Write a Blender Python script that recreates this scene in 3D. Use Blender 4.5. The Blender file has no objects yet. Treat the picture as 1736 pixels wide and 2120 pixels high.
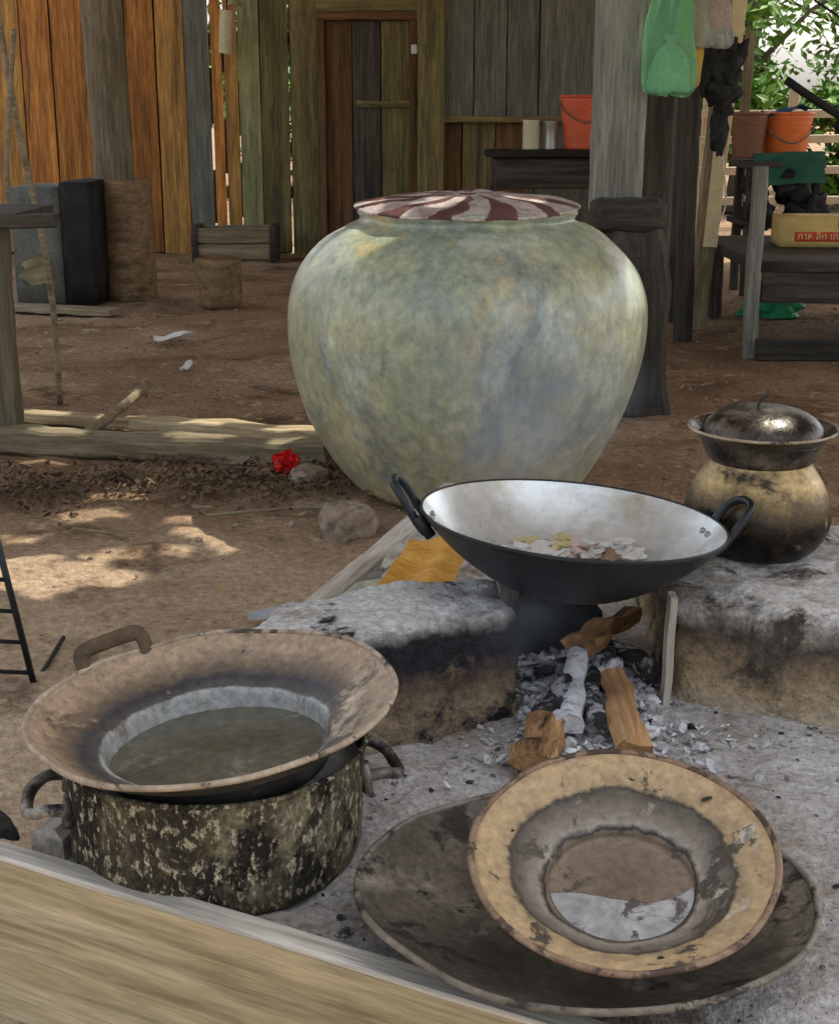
import bpy, bmesh, math, random
from mathutils import Vector, Matrix, noise, Euler
random.seed(7)
D=bpy.data; S=bpy.context.scene
def nz(x,y,z,s=1.0,o=0.0):
    return noise.noise(Vector((x*s+o,y*s+o*1.7,z*s-o)))
# ------------------------------------------------------------- materials
def N(nt,t,**k):
    n=nt.nodes.new(t)
    for a,b in k.items(): setattr(n,a,b)
    return n
def ramp(nt,stops,interp='LINEAR'):
    r=N(nt,'ShaderNodeValToRGB'); r.color_ramp.interpolation=interp
    e=r.color_ramp.elements
    while len(e)<len(stops): e.new(0.5)
    for i,(p,c) in enumerate(stops):
        e[i].position=p
        e[i].color=(c[0],c[1],c[2],1) if isinstance(c,(tuple,list)) else (c,c,c,1)
    return r
def mat(name,stops,coord='noise',rng=(0,1),amp=0.3,nscale=4,stretch=(1,1,1),
        mott=None,mt=(0.5,0.6),mscale=8,fine=0.25,fscale=60,rough=0.8,metallic=0.0,
        bump=0.3,bscale=40,bdist=0.004,rand=True,spec=0.3,mott2=None,mt2=(0.55,0.62),m2scale=15,hue=0.0,rv=None,trans=0,
        zt=None):
    m=D.materials.new(name); m.use_nodes=True; nt=m.node_tree; L=nt.links.new
    b=nt.nodes['Principled BSDF']
    tc=N(nt,'ShaderNodeTexCoord')
    vec=tc.outputs['Object']
    oi=N(nt,'ShaderNodeObjectInfo')
    if rand:
        mu=N(nt,'ShaderNodeMath',operation='MULTIPLY'); mu.inputs[1].default_value=37
        L(oi.outputs['Random'],mu.inputs[0])
        ad=N(nt,'ShaderNodeVectorMath',operation='ADD'); L(vec,ad.inputs[0]); L(mu.outputs[0],ad.inputs[1]); nvec=ad.outputs[0]
    else: nvec=vec
    mp=N(nt,'ShaderNodeMapping'); mp.inputs['Scale'].default_value=stretch; L(nvec,mp.inputs['Vector']); nvec=mp.outputs[0]
    def noi(sc,det=4,ro=0.6,dist=0.0):
        n=N(nt,'ShaderNodeTexNoise'); n.inputs['Scale'].default_value=sc; n.inputs['Detail'].default_value=det
        n.inputs['Roughness'].default_value=ro; n.inputs['Distortion'].default_value=dist; L(nvec,n.inputs['Vector']); return n.outputs['Fac']
    n1=noi(nscale,5,0.65,0.0)
    if coord=='noise':
        mr=N(nt,'ShaderNodeMapRange'); mr.inputs[1].default_value=0.3; mr.inputs[2].default_value=0.7; L(n1,mr.inputs[0]); fac=mr.outputs[0]
    else:
        if coord=='r':
            mm=N(nt,'ShaderNodeVectorMath',operation='MULTIPLY'); mm.inputs[1].default_value=(1,1,0); L(vec,mm.inputs[0])
            ln=N(nt,'ShaderNodeVectorMath',operation='LENGTH'); L(mm.outputs[0],ln.inputs[0]); base=ln.outputs['Value']
        else:
            sp=N(nt,'ShaderNodeSeparateXYZ'); L(vec,sp.inputs[0]); base=sp.outputs[coord.upper()]
        mr=N(nt,'ShaderNodeMapRange'); mr.clamp=False; mr.inputs[1].default_value=rng[0]; mr.inputs[2].default_value=rng[1]; L(base,mr.inputs[0])
        m1=N(nt,'ShaderNodeMath',operation='SUBTRACT'); m1.inputs[1].default_value=0.5; L(n1,m1.inputs[0])
        m2=N(nt,'ShaderNodeMath',operation='MULTIPLY_ADD'); m2.inputs[1].default_value=amp*2; L(m1.outputs[0],m2.inputs[0]); L(mr.outputs[0],m2.inputs[2]); fac=m2.outputs[0]
    r=ramp(nt,stops); L(fac,r.inputs[0]); col=r.outputs[0]
    def mixc(facs,colr,prev):
        mx=N(nt,'ShaderNodeMix',data_type='RGBA'); L(facs,mx.inputs[0]); L(prev,mx.inputs[6]); mx.inputs[7].default_value=(*colr,1); return mx.outputs[2]
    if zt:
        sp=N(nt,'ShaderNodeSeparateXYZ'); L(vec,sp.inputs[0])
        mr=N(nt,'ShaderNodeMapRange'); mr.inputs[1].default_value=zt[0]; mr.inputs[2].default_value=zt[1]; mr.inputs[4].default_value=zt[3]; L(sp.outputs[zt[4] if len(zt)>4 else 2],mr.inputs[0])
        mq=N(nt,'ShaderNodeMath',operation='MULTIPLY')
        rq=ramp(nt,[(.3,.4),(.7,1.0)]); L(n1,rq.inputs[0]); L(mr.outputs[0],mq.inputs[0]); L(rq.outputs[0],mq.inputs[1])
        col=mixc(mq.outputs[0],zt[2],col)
    if mott:
        rr=ramp(nt,[(mt[0],0.0),(mt[1],1.0)]); L(noi(mscale,6,0.7,0.4),rr.inputs[0]); col=mixc(rr.outputs[0],mott,col)
    if mott2:
        r2=ramp(nt,[(mt2[0],0.0),(mt2[1],1.0)]); L(noi(m2scale,6,0.7,0.0),r2.inputs[0]); col=mixc(r2.outputs[0],mott2,col)
    nf=noi(fscale,3,0.7)
    rf=ramp(nt,[(0.3,1-fine),(0.7,1+fine)]); L(nf,rf.inputs[0])
    mu=N(nt,'ShaderNodeMix',data_type='RGBA',blend_type='MULTIPLY'); mu.inputs[0].default_value=1; L(col,mu.inputs[6]); L(rf.outputs[0],mu.inputs[7]); col=mu.outputs[2]
    if hue>0:
        hs=N(nt,'ShaderNodeHueSaturation'); L(col,hs.inputs['Color'])
        mr=N(nt,'ShaderNodeMapRange'); mr.inputs[3].default_value=1-hue; mr.inputs[4].default_value=1+hue; L(oi.outputs['Random'],mr.inputs[0]); L(mr.outputs[0],hs.inputs['Value']); col=hs.outputs[0]
    L(col,b.inputs['Base Color'])
    b.inputs['Metallic'].default_value=metallic
    b.inputs['Specular IOR Level'].default_value=spec
    if rv:
        r3=ramp(nt,[(0.35,rv[0]),(0.65,rv[1])]); L(n1,r3.inputs[0]); L(r3.outputs[0],b.inputs['Roughness'])
    else: b.inputs['Roughness'].default_value=rough
    if bump>0:
        bp=N(nt,'ShaderNodeBump'); bp.inputs['Strength'].default_value=bump; bp.inputs['Distance'].default_value=bdist
        nb=noi(bscale,5,0.7); L(nb,bp.inputs['Height']); L(bp.outputs[0],b.inputs['Normal'])
    if trans: b.inputs['Transmission Weight'].default_value=trans
    return m
def wood(name,c1,c2,c3,rough=0.75,hue=0.2,mott=None,mt=(0.55,0.7),st=14,bump=0.5,**k):
    return mat(name,[(0.0,c1),(0.5,c2),(1.0,c3)],nscale=1.6,stretch=(1,st,st),mott=mott,mt=mt,mscale=0.9,fine=0.35,fscale=6,rough=rough,bump=bump,bscale=4,bdist=0.006,hue=hue,**k)
# ------------------------------------------------------------- geometry
def obj(name,v,f,m=None,smooth=True,loc=(0,0,0),rot=None,parent=None):
    me=D.meshes.new(name); me.from_pydata([tuple(p) for p in v],[],f); me.update()
    if smooth: me.polygons.foreach_set('use_smooth',[True]*len(me.polygons))
    o=D.objects.new(name,me); S.collection.objects.link(o)
    if m: me.materials.append(m)
    o.location=loc
    if rot is not None:
        if isinstance(rot,Matrix): o.rotation_euler=rot.to_euler()
        else: o.rotation_euler=rot
    if parent: o.parent=parent
    return o
def empty(name,loc=(0,0,0),rot=(0,0,0)):
    e=D.objects.new(name,None); S.collection.objects.link(e); e.empty_display_size=0.05; e.location=loc; e.rotation_euler=rot; return e
def autos(o,ang=40):
    me=o.data
    bm=bmesh.new(); bm.from_mesh(me)
    for e in bm.edges:
        if len(e.link_faces)==2 and e.calc_face_angle(0)>math.radians(ang): e.smooth=False
    bm.to_mesh(me); bm.free()
def cat(P,n=5):
    out=[]
    for i in range(len(P)-1):
        p0=P[max(i-1,0)];p1=P[i];p2=P[i+1];p3=P[min(i+2,len(P)-1)]
        for k in range(n):
            t=k/n
            out.append(tuple(0.5*((2*p1[j])+(-p0[j]+p2[j])*t+(2*p0[j]-5*p1[j]+4*p2[j]-p3[j])*t*t+(-p0[j]+3*p1[j]-3*p2[j]+p3[j])*t**3) for j in range(len(p1))))
    out.append(tuple(P[-1])); return out
def lathe(name,prof,m,seg=96,sm=4,loc=(0,0,0),rot=None,parent=None,jit=0.0,js=4,zj=0.0,seed=1.0):
    P=cat(prof,sm) if sm>1 else prof
    v=[];f=[]
    for (r,z) in P:
        for k in range(seg):
            a=2*math.pi*k/seg; c,s=math.cos(a),math.sin(a)
            rr=max(r,1e-4)*(1+jit*nz(c*1.0,s*1.0,z*3,js*0.5,seed))
            zz=z+zj*nz(c*r*8,s*r*8,z*4,1.0,seed+5)*min(1,r*20)
            v.append((rr*c,rr*s,zz))
    for i in range(len(P)-1):
        for k in range(seg):
            a=i*seg+k;b=i*seg+(k+1)%seg
            f.append((a,b,b+seg,a+seg))
    return obj(name,v,f,m,True,loc,rot,parent)
def shell(name,inner,th,m,mo=None,**k):
    P=cat(inner,k.pop('sm',4)); out=[]
    for i,p in enumerate(P):
        a=P[max(i-1,0)];b=P[min(i+1,len(P)-1)]
        tx,tz=b[0]-a[0],b[1]-a[1]; l=math.hypot(tx,tz) or 1
        out.append((max(p[0]+tz/l*th,0),p[1]-tx/l*th))
    if mo:
        lathe(name+'_outside',out,mo,sm=1,**k)
        return lathe(name,P,m,sm=1,**k)
    return lathe(name,P+out[::-1],m,sm=1,**k)
def tube(name,pts,r,m,n=8,closed=False,parent=None,sm=4,flat=1.0,loc=(0,0,0),rot=None,jit=0):
    P=[Vector(p) for p in (cat(pts,sm) if sm>1 and not closed else pts)]
    rs=r if isinstance(r,(list,tuple)) else None
    v=[];f=[];up=Vector((0,0,1)); prev=None
    for i,p in enumerate(P):
        a=P[(i-1)%len(P)] if closed or i>0 else P[0]; b=P[(i+1)%len(P)] if closed or i<len(P)-1 else P[-1]
        t=(b-a).normalized()
        if prev is None:
            x=t.cross(up)
            if x.length<0.1: x=t.cross(Vector((1,0,0)))
        else: x=prev-t*prev.dot(t)
        x.normalize(); prev=x; y=t.cross(x)
        R=r if rs is None else rs[0]+(rs[1]-rs[0])*i/(len(P)-1)
        for k in range(n):
            an=2*math.pi*k/n
            q=R*(1+jit*nz(p.x*20+math.cos(an),p.y*20+math.sin(an),p.z*20,1,3))
            v.append(p+x*math.cos(an)*q+y*math.sin(an)*q*flat)
    K=len(P)
    for i in range(K if closed else K-1):
        for k in range(n):
            a=i*n+k;b=i*n+(k+1)%n;c=((i+1)%K)*n+(k+1)%n;d=((i+1)%K)*n+k
            f.append((a,b,c,d))
    if not closed:
        f.append(tuple(range(n-1,-1,-1))); f.append(tuple((K-1)*n+k for k in range(n)))
    return obj(name,v,f,m,True,loc,rot,parent)
def ring(name,R,r,m,z=0,seg=96,parent=None,loc=(0,0,0),rot=None,jit=0,js=4,zj=0,seed=1.0):
    pts=[]
    for k in range(seg):
        a=2*math.pi*k/seg;c,s=math.cos(a),math.sin(a)
        rr=R*(1+jit*nz(c,s,z*3,js*.5,seed)); zz=z+zj*nz(c*R*8,s*R*8,z*4,1.0,seed+5)
        pts.append((rr*c,rr*s,zz))
    return tube(name,pts,r,m,8,True,parent,1,1,loc,rot)
def beam(name,p0,p1,w,t,m,roll=0.0,jit=0.004,seg=14,ch=0.12,parent=None,tip=1.0,sides=None):
    p0=Vector(p0);p1=Vector(p1);d=p1-p0;Ln=d.length;x=d.normalized()
    up=Vector((0,0,1)) if abs(x.z)<0.9 else Vector((0,-1,0))
    y=up.cross(x).normalized();z=x.cross(y)
    M=Matrix((x,y,z)).transposed().to_4x4(); M=Matrix.Translation(p0)@M@Matrix.Rotation(roll,4,'X')
    hw,ht=w/2,t/2;c=min(hw,ht)*ch*2
    if sides: sec=[(hw*math.cos(a)*(1+0.15*math.sin(3*a+1)),ht*math.sin(a)*(1+0.12*math.cos(2*a))) for a in [2*math.pi*i/sides for i in range(sides)]]
    else: sec=[(hw-c,-ht),(hw,-ht+c),(hw,ht-c),(hw-c,ht),(-hw+c,ht),(-hw,ht-c),(-hw,-ht+c),(-hw+c,-ht)]
    n=len(sec);v=[];f=[];so=random.random()*50
    for i in range(seg+1):
        s=i/seg;k=1+(tip-1)*s
        bx=nz(s*3,so,0,1,0)*jit*2; bz=nz(s*3,so,7,1,0)*jit*2
        for j,(a,b) in enumerate(sec):
            q=nz(s*Ln*9,a*15,b*15,1,so)*jit
            ex=nz(a*40,b*40,so,1,2)*jit*2.5*(1 if i in(0,seg) else 0)
            v.append((s*Ln+ex,a*k+bx+q,b*k+bz+q))
    for i in range(seg):
        for j in range(n):
            a=i*n+j;b=i*n+(j+1)%n;f.append((a,b,b+n,a+n))
    f.append(tuple(range(n-1,-1,-1)));f.append(tuple(seg*n+j for j in range(n)))
    o=obj(name,v,f,m,bool(sides),(0,0,0),None,None); o.matrix_world=M
    if sides: autos(o,50)
    if parent:
        o.parent=parent; o.matrix_parent_inverse=Matrix.Identity(4)
        o.matrix_basis=M
    return o
def rblock(name,corners,z0,z1,m,r=0.08,jit=0.01,js=9,cuts=14,parent=None):
    cx=sum(c[0] for c in corners)/4; cy=sum(c[1] for c in corners)/4
    bm=bmesh.new(); bmesh.ops.create_cube(bm,size=1); bmesh.ops.subdivide_edges(bm,edges=bm.edges[:],cuts=cuts,use_grid_fill=True)
    so=random.random()*40
    for vv in bm.verts:
        p=vv.co; q=Vector([max(-0.5+r,min(0.5-r,c)) for c in p]); d=p-q
        if d.length>1e-6: p=q+d.normalized()*r if sum(abs(c)>1e-6 for c in d)>1 else p
        u=p.x+0.5;w=p.y+0.5;h=p.z+0.5
        a,b,c,e=corners
        X=(a[0]*(1-u)+b[0]*u)*(1-w)+(e[0]*(1-u)+c[0]*u)*w
        Y=(a[1]*(1-u)+b[1]*u)*(1-w)+(e[1]*(1-u)+c[1]*u)*w
        Z=z0+(z1-z0)*h
        nv=Vector((nz(X,Y,Z,js,so),nz(X,Y,Z,js,so+9),nz(X,Y,Z,js,so+21)))
        nv+=0.4*Vector((nz(X,Y,Z,js*3,so),nz(X,Y,Z,js*3,so+9),nz(X,Y,Z,js*3,so+21)))
        nv+=0.2*Vector((nz(X,Y,Z,js*8,so),nz(X,Y,Z,js*8,so+9),nz(X,Y,Z,js*8,so+21)))
        vv.co=Vector((X-cx,Y-cy,Z-z0))+nv*jit
    me=D.meshes.new(name); bm.to_mesh(me); bm.free()
    me.polygons.foreach_set('use_smooth',[True]*len(me.polygons)); me.materials.append(m)
    o=D.objects.new(name,me); S.collection.objects.link(o); o.location=(cx,cy,z0)
    if parent: o.parent=parent
    return o
def rbox(name,sx,sy,sz,loc,m,rz=0,r=0.05,jit=0.004,js=9,cuts=6,parent=None):
    c,s=math.cos(rz),math.sin(rz)
    cs=[(loc[0]+c*a-s*b,loc[1]+s*a+c*b) for a,b in((-sx/2,-sy/2),(sx/2,-sy/2),(sx/2,sy/2),(-sx/2,sy/2))]
    return rblock(name,cs,loc[2],loc[2]+sz,m,r,jit,js,cuts,parent)
def chunks(name,items,m,sub=2,amp=.55,parent=None,sm=False):
    v=[];f=[]
    bm=bmesh.new(); bmesh.ops.create_icosphere(bm,subdivisions=sub,radius=1); bv=[x.co.copy() for x in bm.verts]; bf=[[q.index for q in x.verts] for x in bm.faces]; bm.free()
    for it in items:
        x,y,z,sx,sy,sz=it; R=Euler((random.uniform(-.5,.5),random.uniform(-.5,.5),random.uniform(0,6.3))).to_matrix(); so=random.random()*99; b=len(v)
        for p in bv:
            k=1+amp*noise.noise(p*1.3+Vector((so,so,so)))
            q=Vector((p.x*sx,p.y*sy,p.z*sz))*k; q=R@q; v.append((x+q.x,y+q.y,z+q.z))
        f+=[[i+b for i in g] for g in bf]
    return obj(name,v,f,m,sm,parent=parent)
def flakes(name,items,m,curl=0.3):
    v=[];f=[]
    for (x,y,z,l,w) in items:
        R=Euler((random.uniform(-curl,curl),random.uniform(-curl,curl),random.uniform(0,6.3))).to_matrix(); b=len(v)
        out=[(-1,0,0),(-.5,.8,.1),(.2,.9,.05),(1,.1,.25),(.3,-.8,.1),(-.5,-.7,.15)]
        for p in out+[(0,0,-.05)]:
            q=R@Vector((p[0]*l/2,p[1]*w/2,p[2]*w*0.6)); v.append((x+q.x,y+q.y,z+q.z))
        for k in range(6): f.append((b+k,b+(k+1)%6,b+6))
    return obj(name,v,f,m,False)
# ------------------------------------------------------------- colours
M_ground=mat('soil',[(0,(.19,.115,.068)),(.5,(.31,.205,.125)),(1,(.44,.32,.21))],nscale=1.1,mott=(.13,.08,.048),mt=(.53,.66),mscale=2.3,mott2=(.56,.45,.32),mt2=(.58,.70),m2scale=7,fine=.35,fscale=45,rough=.95,bump=.9,bscale=22,bdist=.035,rand=False,spec=.1,zt=(4.4,2.4,(.64,.51,.36),.95,1))  # paler towards the hearth: dry ash-dusted soil plus sunlight put into the colour
M_ash=mat('ash_floor',[(0,(.33,.285,.24)),(.5,(.48,.455,.43)),(1,(.62,.605,.59))],nscale=5,mott=(.24,.18,.13),mt=(.54,.66),mscale=6,mott2=(.08,.07,.06),mt2=(.62,.68),m2scale=20,fine=.35,fscale=90,rough=.95,bump=.9,bscale=45,bdist=.012,rand=False,spec=.1)
M_ashw=mat('white_ash',[(0,(.58,.58,.60)),(1,(.88,.88,.90))],nscale=20,mott=(.20,.20,.21),mt=(.56,.66),mscale=34,rough=.95,bump=.8,bscale=90)
M_ashg=mat('grey_ash',[(0,(.32,.31,.31)),(1,(.62,.61,.60))],nscale=20,mott=(.12,.115,.11),mt=(.54,.62),mscale=34,rough=.95,bump=.8,bscale=90)
M_char=mat('charcoal',[(0,(.010,.010,.012)),(1,(.06,.056,.056))],nscale=15,mott=(.50,.50,.52),mt=(.50,.59),mscale=20,rough=.85,bump=1.0,bscale=50,bdist=.006)
M_soot=mat('soot_black',[(0,(.010,.010,.010)),(1,(.05,.046,.04))],nscale=12,mott=(.12,.10,.08),mt=(.58,.7),mscale=14,rough=.7,bump=.5,rand=False)
M_jar=mat('jar_glaze',[(0,(.21,.28,.27)),(.35,(.33,.38,.27)),(.6,(.44,.46,.30)),(1,(.62,.69,.62))],nscale=2.2,stretch=(1,1,.75),mott=(.14,.19,.21),mt=(.50,.70),mscale=2.6,mott2=(.52,.43,.21),mt2=(.57,.70),m2scale=6,fine=.28,fscale=34,rv=(.20,.42),bump=.35,bscale=30,bdist=.006,rand=False,spec=.6,zt=(.42,.05,(.60,.50,.27),.85))
M_tin=mat('lid_tin',[(0,(.40,.34,.32)),(1,(.62,.56,.54))],nscale=7,mott=(.27,.21,.15),mt=(.54,.64),mscale=9,rough=.45,bump=.3,metallic=.1,rand=False)
M_maroon=mat('lid_maroon',[(0,(.075,.03,.03)),(1,(.17,.075,.075))],nscale=9,mott=(.30,.22,.20),mt=(.60,.70),mscale=14,rough=.45,bump=.3,rand=False)
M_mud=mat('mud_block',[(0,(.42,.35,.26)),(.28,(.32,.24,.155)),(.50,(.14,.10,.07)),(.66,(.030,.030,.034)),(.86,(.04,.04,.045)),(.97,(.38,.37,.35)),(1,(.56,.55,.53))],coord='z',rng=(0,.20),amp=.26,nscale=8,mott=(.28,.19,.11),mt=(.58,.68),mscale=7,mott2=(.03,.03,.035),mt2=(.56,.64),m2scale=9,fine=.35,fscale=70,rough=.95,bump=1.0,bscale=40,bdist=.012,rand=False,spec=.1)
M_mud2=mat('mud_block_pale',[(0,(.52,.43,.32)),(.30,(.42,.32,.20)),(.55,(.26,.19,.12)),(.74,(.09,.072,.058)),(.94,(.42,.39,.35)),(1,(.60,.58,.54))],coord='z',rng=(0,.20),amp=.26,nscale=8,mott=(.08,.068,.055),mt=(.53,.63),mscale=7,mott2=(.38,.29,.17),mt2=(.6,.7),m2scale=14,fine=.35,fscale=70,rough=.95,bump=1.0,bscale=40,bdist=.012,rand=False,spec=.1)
M_potsoot=mat('sooty_pot',[(0,(.028,.025,.020)),(.40,(.05,.043,.030)),(.66,(.13,.11,.07)),(1,(.34,.30,.20))],nscale=7,stretch=(1,1,.6),mott=(.022,.019,.016),mt=(.48,.58),mscale=11,mott2=(.42,.38,.27),mt2=(.54,.60),m2scale=95,fine=.6,fscale=160,rough=.9,bump=1.0,bscale=90,bdist=.007,rand=False,spec=.2)
M_potin=mat('pot_inside',[(0,(.42,.47,.47)),(1,(.62,.66,.66))],nscale=10,rough=.35,metallic=.2,bump=.1)
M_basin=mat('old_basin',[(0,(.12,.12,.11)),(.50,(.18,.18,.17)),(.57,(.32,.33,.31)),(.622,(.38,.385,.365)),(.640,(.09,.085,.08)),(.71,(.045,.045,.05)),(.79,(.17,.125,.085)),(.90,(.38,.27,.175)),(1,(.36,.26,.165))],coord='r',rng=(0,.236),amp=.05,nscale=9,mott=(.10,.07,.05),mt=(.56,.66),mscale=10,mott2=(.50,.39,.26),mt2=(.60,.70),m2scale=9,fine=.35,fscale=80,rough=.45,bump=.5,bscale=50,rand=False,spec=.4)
M_basinrim=mat('basin_rim',[(0,(.26,.19,.13)),(1,(.50,.41,.31))],nscale=14,mott=(.07,.055,.045),mt=(.54,.60),mscale=18,rough=.5,bump=.3,rand=False)
M_dark=mat('dark_pan',[(0,(.045,.036,.028)),(.5,(.10,.085,.065)),(1,(.21,.18,.14))],nscale=6,mott=(.30,.26,.20),mt=(.55,.70),mscale=7,mott2=(.028,.024,.02),mt2=(.55,.63),m2scale=12,fine=.35,fscale=90,rv=(.30,.55),bump=.5,bscale=60,rand=False)
M_darkrim=mat('dark_pan_rim',[(0,(.10,.085,.065)),(1,(.28,.25,.20))],nscale=12,mott=(.04,.035,.03),mt=(.54,.60),mscale=14,rough=.55,rand=False)
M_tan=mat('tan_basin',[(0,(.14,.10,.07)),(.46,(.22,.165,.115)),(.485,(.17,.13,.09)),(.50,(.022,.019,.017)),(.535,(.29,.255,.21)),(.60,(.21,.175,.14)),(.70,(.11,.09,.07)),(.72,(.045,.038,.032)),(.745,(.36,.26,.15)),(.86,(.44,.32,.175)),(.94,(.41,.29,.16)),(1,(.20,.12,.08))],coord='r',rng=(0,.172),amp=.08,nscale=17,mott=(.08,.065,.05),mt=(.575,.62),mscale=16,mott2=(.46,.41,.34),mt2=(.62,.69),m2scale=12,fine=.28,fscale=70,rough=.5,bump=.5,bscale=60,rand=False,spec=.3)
M_tanrim=mat('tan_rim',[(0,(.16,.095,.065)),(1,(.34,.24,.155))],nscale=14,mott=(.07,.045,.035),mt=(.50,.56),mscale=22,rough=.55,rand=False)
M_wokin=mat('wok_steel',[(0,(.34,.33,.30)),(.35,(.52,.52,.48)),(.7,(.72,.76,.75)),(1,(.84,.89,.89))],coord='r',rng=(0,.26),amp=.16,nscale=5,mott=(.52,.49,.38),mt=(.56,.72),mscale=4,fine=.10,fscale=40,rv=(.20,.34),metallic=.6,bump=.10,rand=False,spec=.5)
M_iron=mat('black_iron',[(0,(.006,.008,.011)),(1,(.020,.024,.030))],nscale=10,mott=(.06,.072,.085),mt=(.58,.72),mscale=9,rv=(.30,.5),bump=.4,bscale=60,spec=.4)
M_clay=mat('sooty_metal_pot',[(0,(.008,.007,.006)),(.42,(.015,.012,.010)),(.58,(.12,.08,.035)),(.74,(.46,.32,.14)),(1,(.26,.18,.09))],coord='z',rng=(0,.19),amp=.26,nscale=7,mott=(.05,.035,.02),mt=(.52,.64),mscale=12,mott2=(.62,.48,.25),mt2=(.62,.72),m2scale=9,fine=.35,fscale=80,rv=(.20,.38),bump=.5,bscale=50,rand=False,spec=.5,metallic=.5)
M_lid2=mat('old_alu',[(0,(.03,.026,.024)),(.5,(.08,.065,.052)),(1,(.28,.24,.19))],nscale=12,mott=(.022,.018,.015),mt=(.49,.59),mscale=14,rv=(.18,.38),metallic=.5,bump=.4,rand=False)
M_plank=wood('plank_pale',(.31,.24,.13),(.46,.37,.22),(.57,.475,.31),hue=.05,mott=(.22,.15,.08),mt=(.54,.68),mott2=(.18,.105,.05),mt2=(.66,.74),m2scale=.7)
M_rail=wood('rail_grey',(.38,.34,.28),(.50,.46,.39),(.60,.56,.50),hue=.05,mott=(.2,.17,.13),mt=(.62,.76))
M_orange=wood('wood_orange',(.22,.085,.020),(.42,.175,.040),(.57,.27,.075),hue=.22,mott=(.13,.065,.025),mt=(.48,.66))
M_orange2=wood('wood_amber',(.24,.12,.032),(.40,.215,.06),(.54,.32,.10),hue=.22,mott=(.14,.085,.032),mt=(.48,.66))
M_olive=wood('wood_olive',(.095,.08,.033),(.17,.145,.058),(.26,.23,.095),hue=.25,mott=(.065,.062,.032),mt=(.5,.66))
M_green=wood('wood_green',(.17,.18,.085),(.28,.29,.14),(.40,.39,.21),hue=.15,mott=(.11,.12,.06))
M_grey=wood('wood_grey',(.09,.095,.078),(.14,.148,.122),(.20,.215,.18),hue=.12,mott=(.07,.066,.056))
M_red=wood('wood_redbrown',(.07,.04,.02),(.14,.075,.032),(.21,.12,.055),hue=.2,mott=(.05,.038,.022))
M_dkwood=wood('wood_dark',(.025,.023,.019),(.055,.049,.038),(.10,.088,.067),hue=.2)
M_post=wood('post_wood',(.15,.125,.075),(.24,.195,.12),(.34,.29,.20),hue=.1,mott=(.09,.075,.05))
M_hpost=wood('house_post_wood',(.085,.072,.045),(.15,.125,.078),(.22,.185,.12),hue=.0,mott=(.06,.05,.033))
M_log=wood('log_wood',(.20,.10,.045),(.42,.23,.10),(.56,.36,.18),hue=.15,mott=(.025,.018,.013),mt=(.54,.62),bump=.9)
M_stump=wood('stump_bark',(.13,.085,.045),(.22,.145,.075),(.31,.215,.12),hue=.1,mott=(.07,.05,.03))
M_slate=mat('painted_metal',[(0,(.075,.085,.075)),(1,(.17,.18,.155))],nscale=4,mott=(.32,.30,.20),mt=(.56,.70),mscale=4,rough=.6)
M_black=mat('black',[(0,(.008,.008,.008)),(1,(.025,.024,.022))],nscale=6,rough=.7)
M_stone=mat('stone',[(0,(.22,.16,.11)),(1,(.42,.34,.26))],nscale=8,mott=(.15,.12,.09),rough=.9,bump=.8,bscale=40)
def plain(name,c,rough=.6,**k):
    return mat(name,[(0,tuple(x*.82 for x in c)),(1,tuple(min(1,x*1.12) for x in c))],nscale=6,rough=rough,bump=.15,fine=.12,**k)
# ------------------------------------------------------------- ground sheet
def axis(segs):
    out=[]
    for a,b,n in segs: out+=[a+(b-a)*i/n for i in range(n)]
    out.append(segs[-1][1]); return out
xs=axis([(-250,-20,6),(-20,-3,14),(-3,2.5,150),(2.5,20,20),(20,250,6)])
ys=axis([(-250,-5,6),(-5,1.8,10),(1.8,6.5,150),(6.5,13,60),(13,40,20),(40,250,6)])
v=[];f=[]
for y in ys:
    for x in xs:
        z=0.022*nz(x,y,0,1.6,3)+0.013*nz(x,y,0,6,9)+0.008*nz(x,y,0,16,2)+.004*nz(x,y,0,35,2) if abs(x)<20 and -5<y<40 else 0
        v.append((x,y,z))
nx=len(xs)
for j in range(len(ys)-1):
    for i in range(nx-1):
        a=j*nx+i; f.append((a,a+1,a+1+nx,a+nx))
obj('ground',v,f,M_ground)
# ------------------------------------------------------------- hearth
A=(-.50,1.60);B=(1.3,.68);C=(1.3,2.75);E=(.06,3.33)
def bedz(x,y):
    dl=(y-(1.607-.513*(x+.539)))*.89
    z=.222+.012*nz(x,y,0,5,3)+.008*nz(x,y,0,22,8)+.004*nz(x,y,0,60,8)
    z-=.020*math.exp(-(dl/.28)**2)
    d=math.hypot(x-.27,(y-2.15)*.8); return z+.022*math.exp(-(d/.16)**2)
v=[];f=[];n=170
for j in range(n+1):
    for i in range(n+1):
        u=i/n;w=j/n
        x=(A[0]*(1-u)+B[0]*u)*(1-w)+(E[0]*(1-u)+C[0]*u)*w
        y=(A[1]*(1-u)+B[1]*u)*(1-w)+(E[1]*(1-u)+C[1]*u)*w
        v.append((x,y,bedz(x,y)))
for j in range(n):
    for i in range(n):
        a=j*(n+1)+i; f.append((a,a+1,a+n+2,a+n+1))
obj('hearth_ash_bed',v,f,M_ash)
fr=empty('hearth_frame')
beam('front_plank',(-.95,1.600+.513*.411,.112),(1.35,1.600-.513*1.889,.112),.030,.25,M_plank,parent=fr,jit=.0015,seg=30,ch=.05)
beam('plank_top_strip',(-.95,1.600+.513*.411,.2415),(1.35,1.600-.513*1.889,.2415),.034,.009,M_rail,parent=fr,jit=.0012,seg=40,ch=.3)  # separate paler strip along the plank's top edge
beam('left_rail',(-.488,1.645,.205),(.075,3.40,.205),.048,.09,M_rail,parent=fr,jit=.0018,seg=30,ch=.25)
beam('left_board',(-.498,1.645,.08),(.06,3.40,.08),.03,.155,M_stump,parent=fr,jit=.002)
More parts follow.
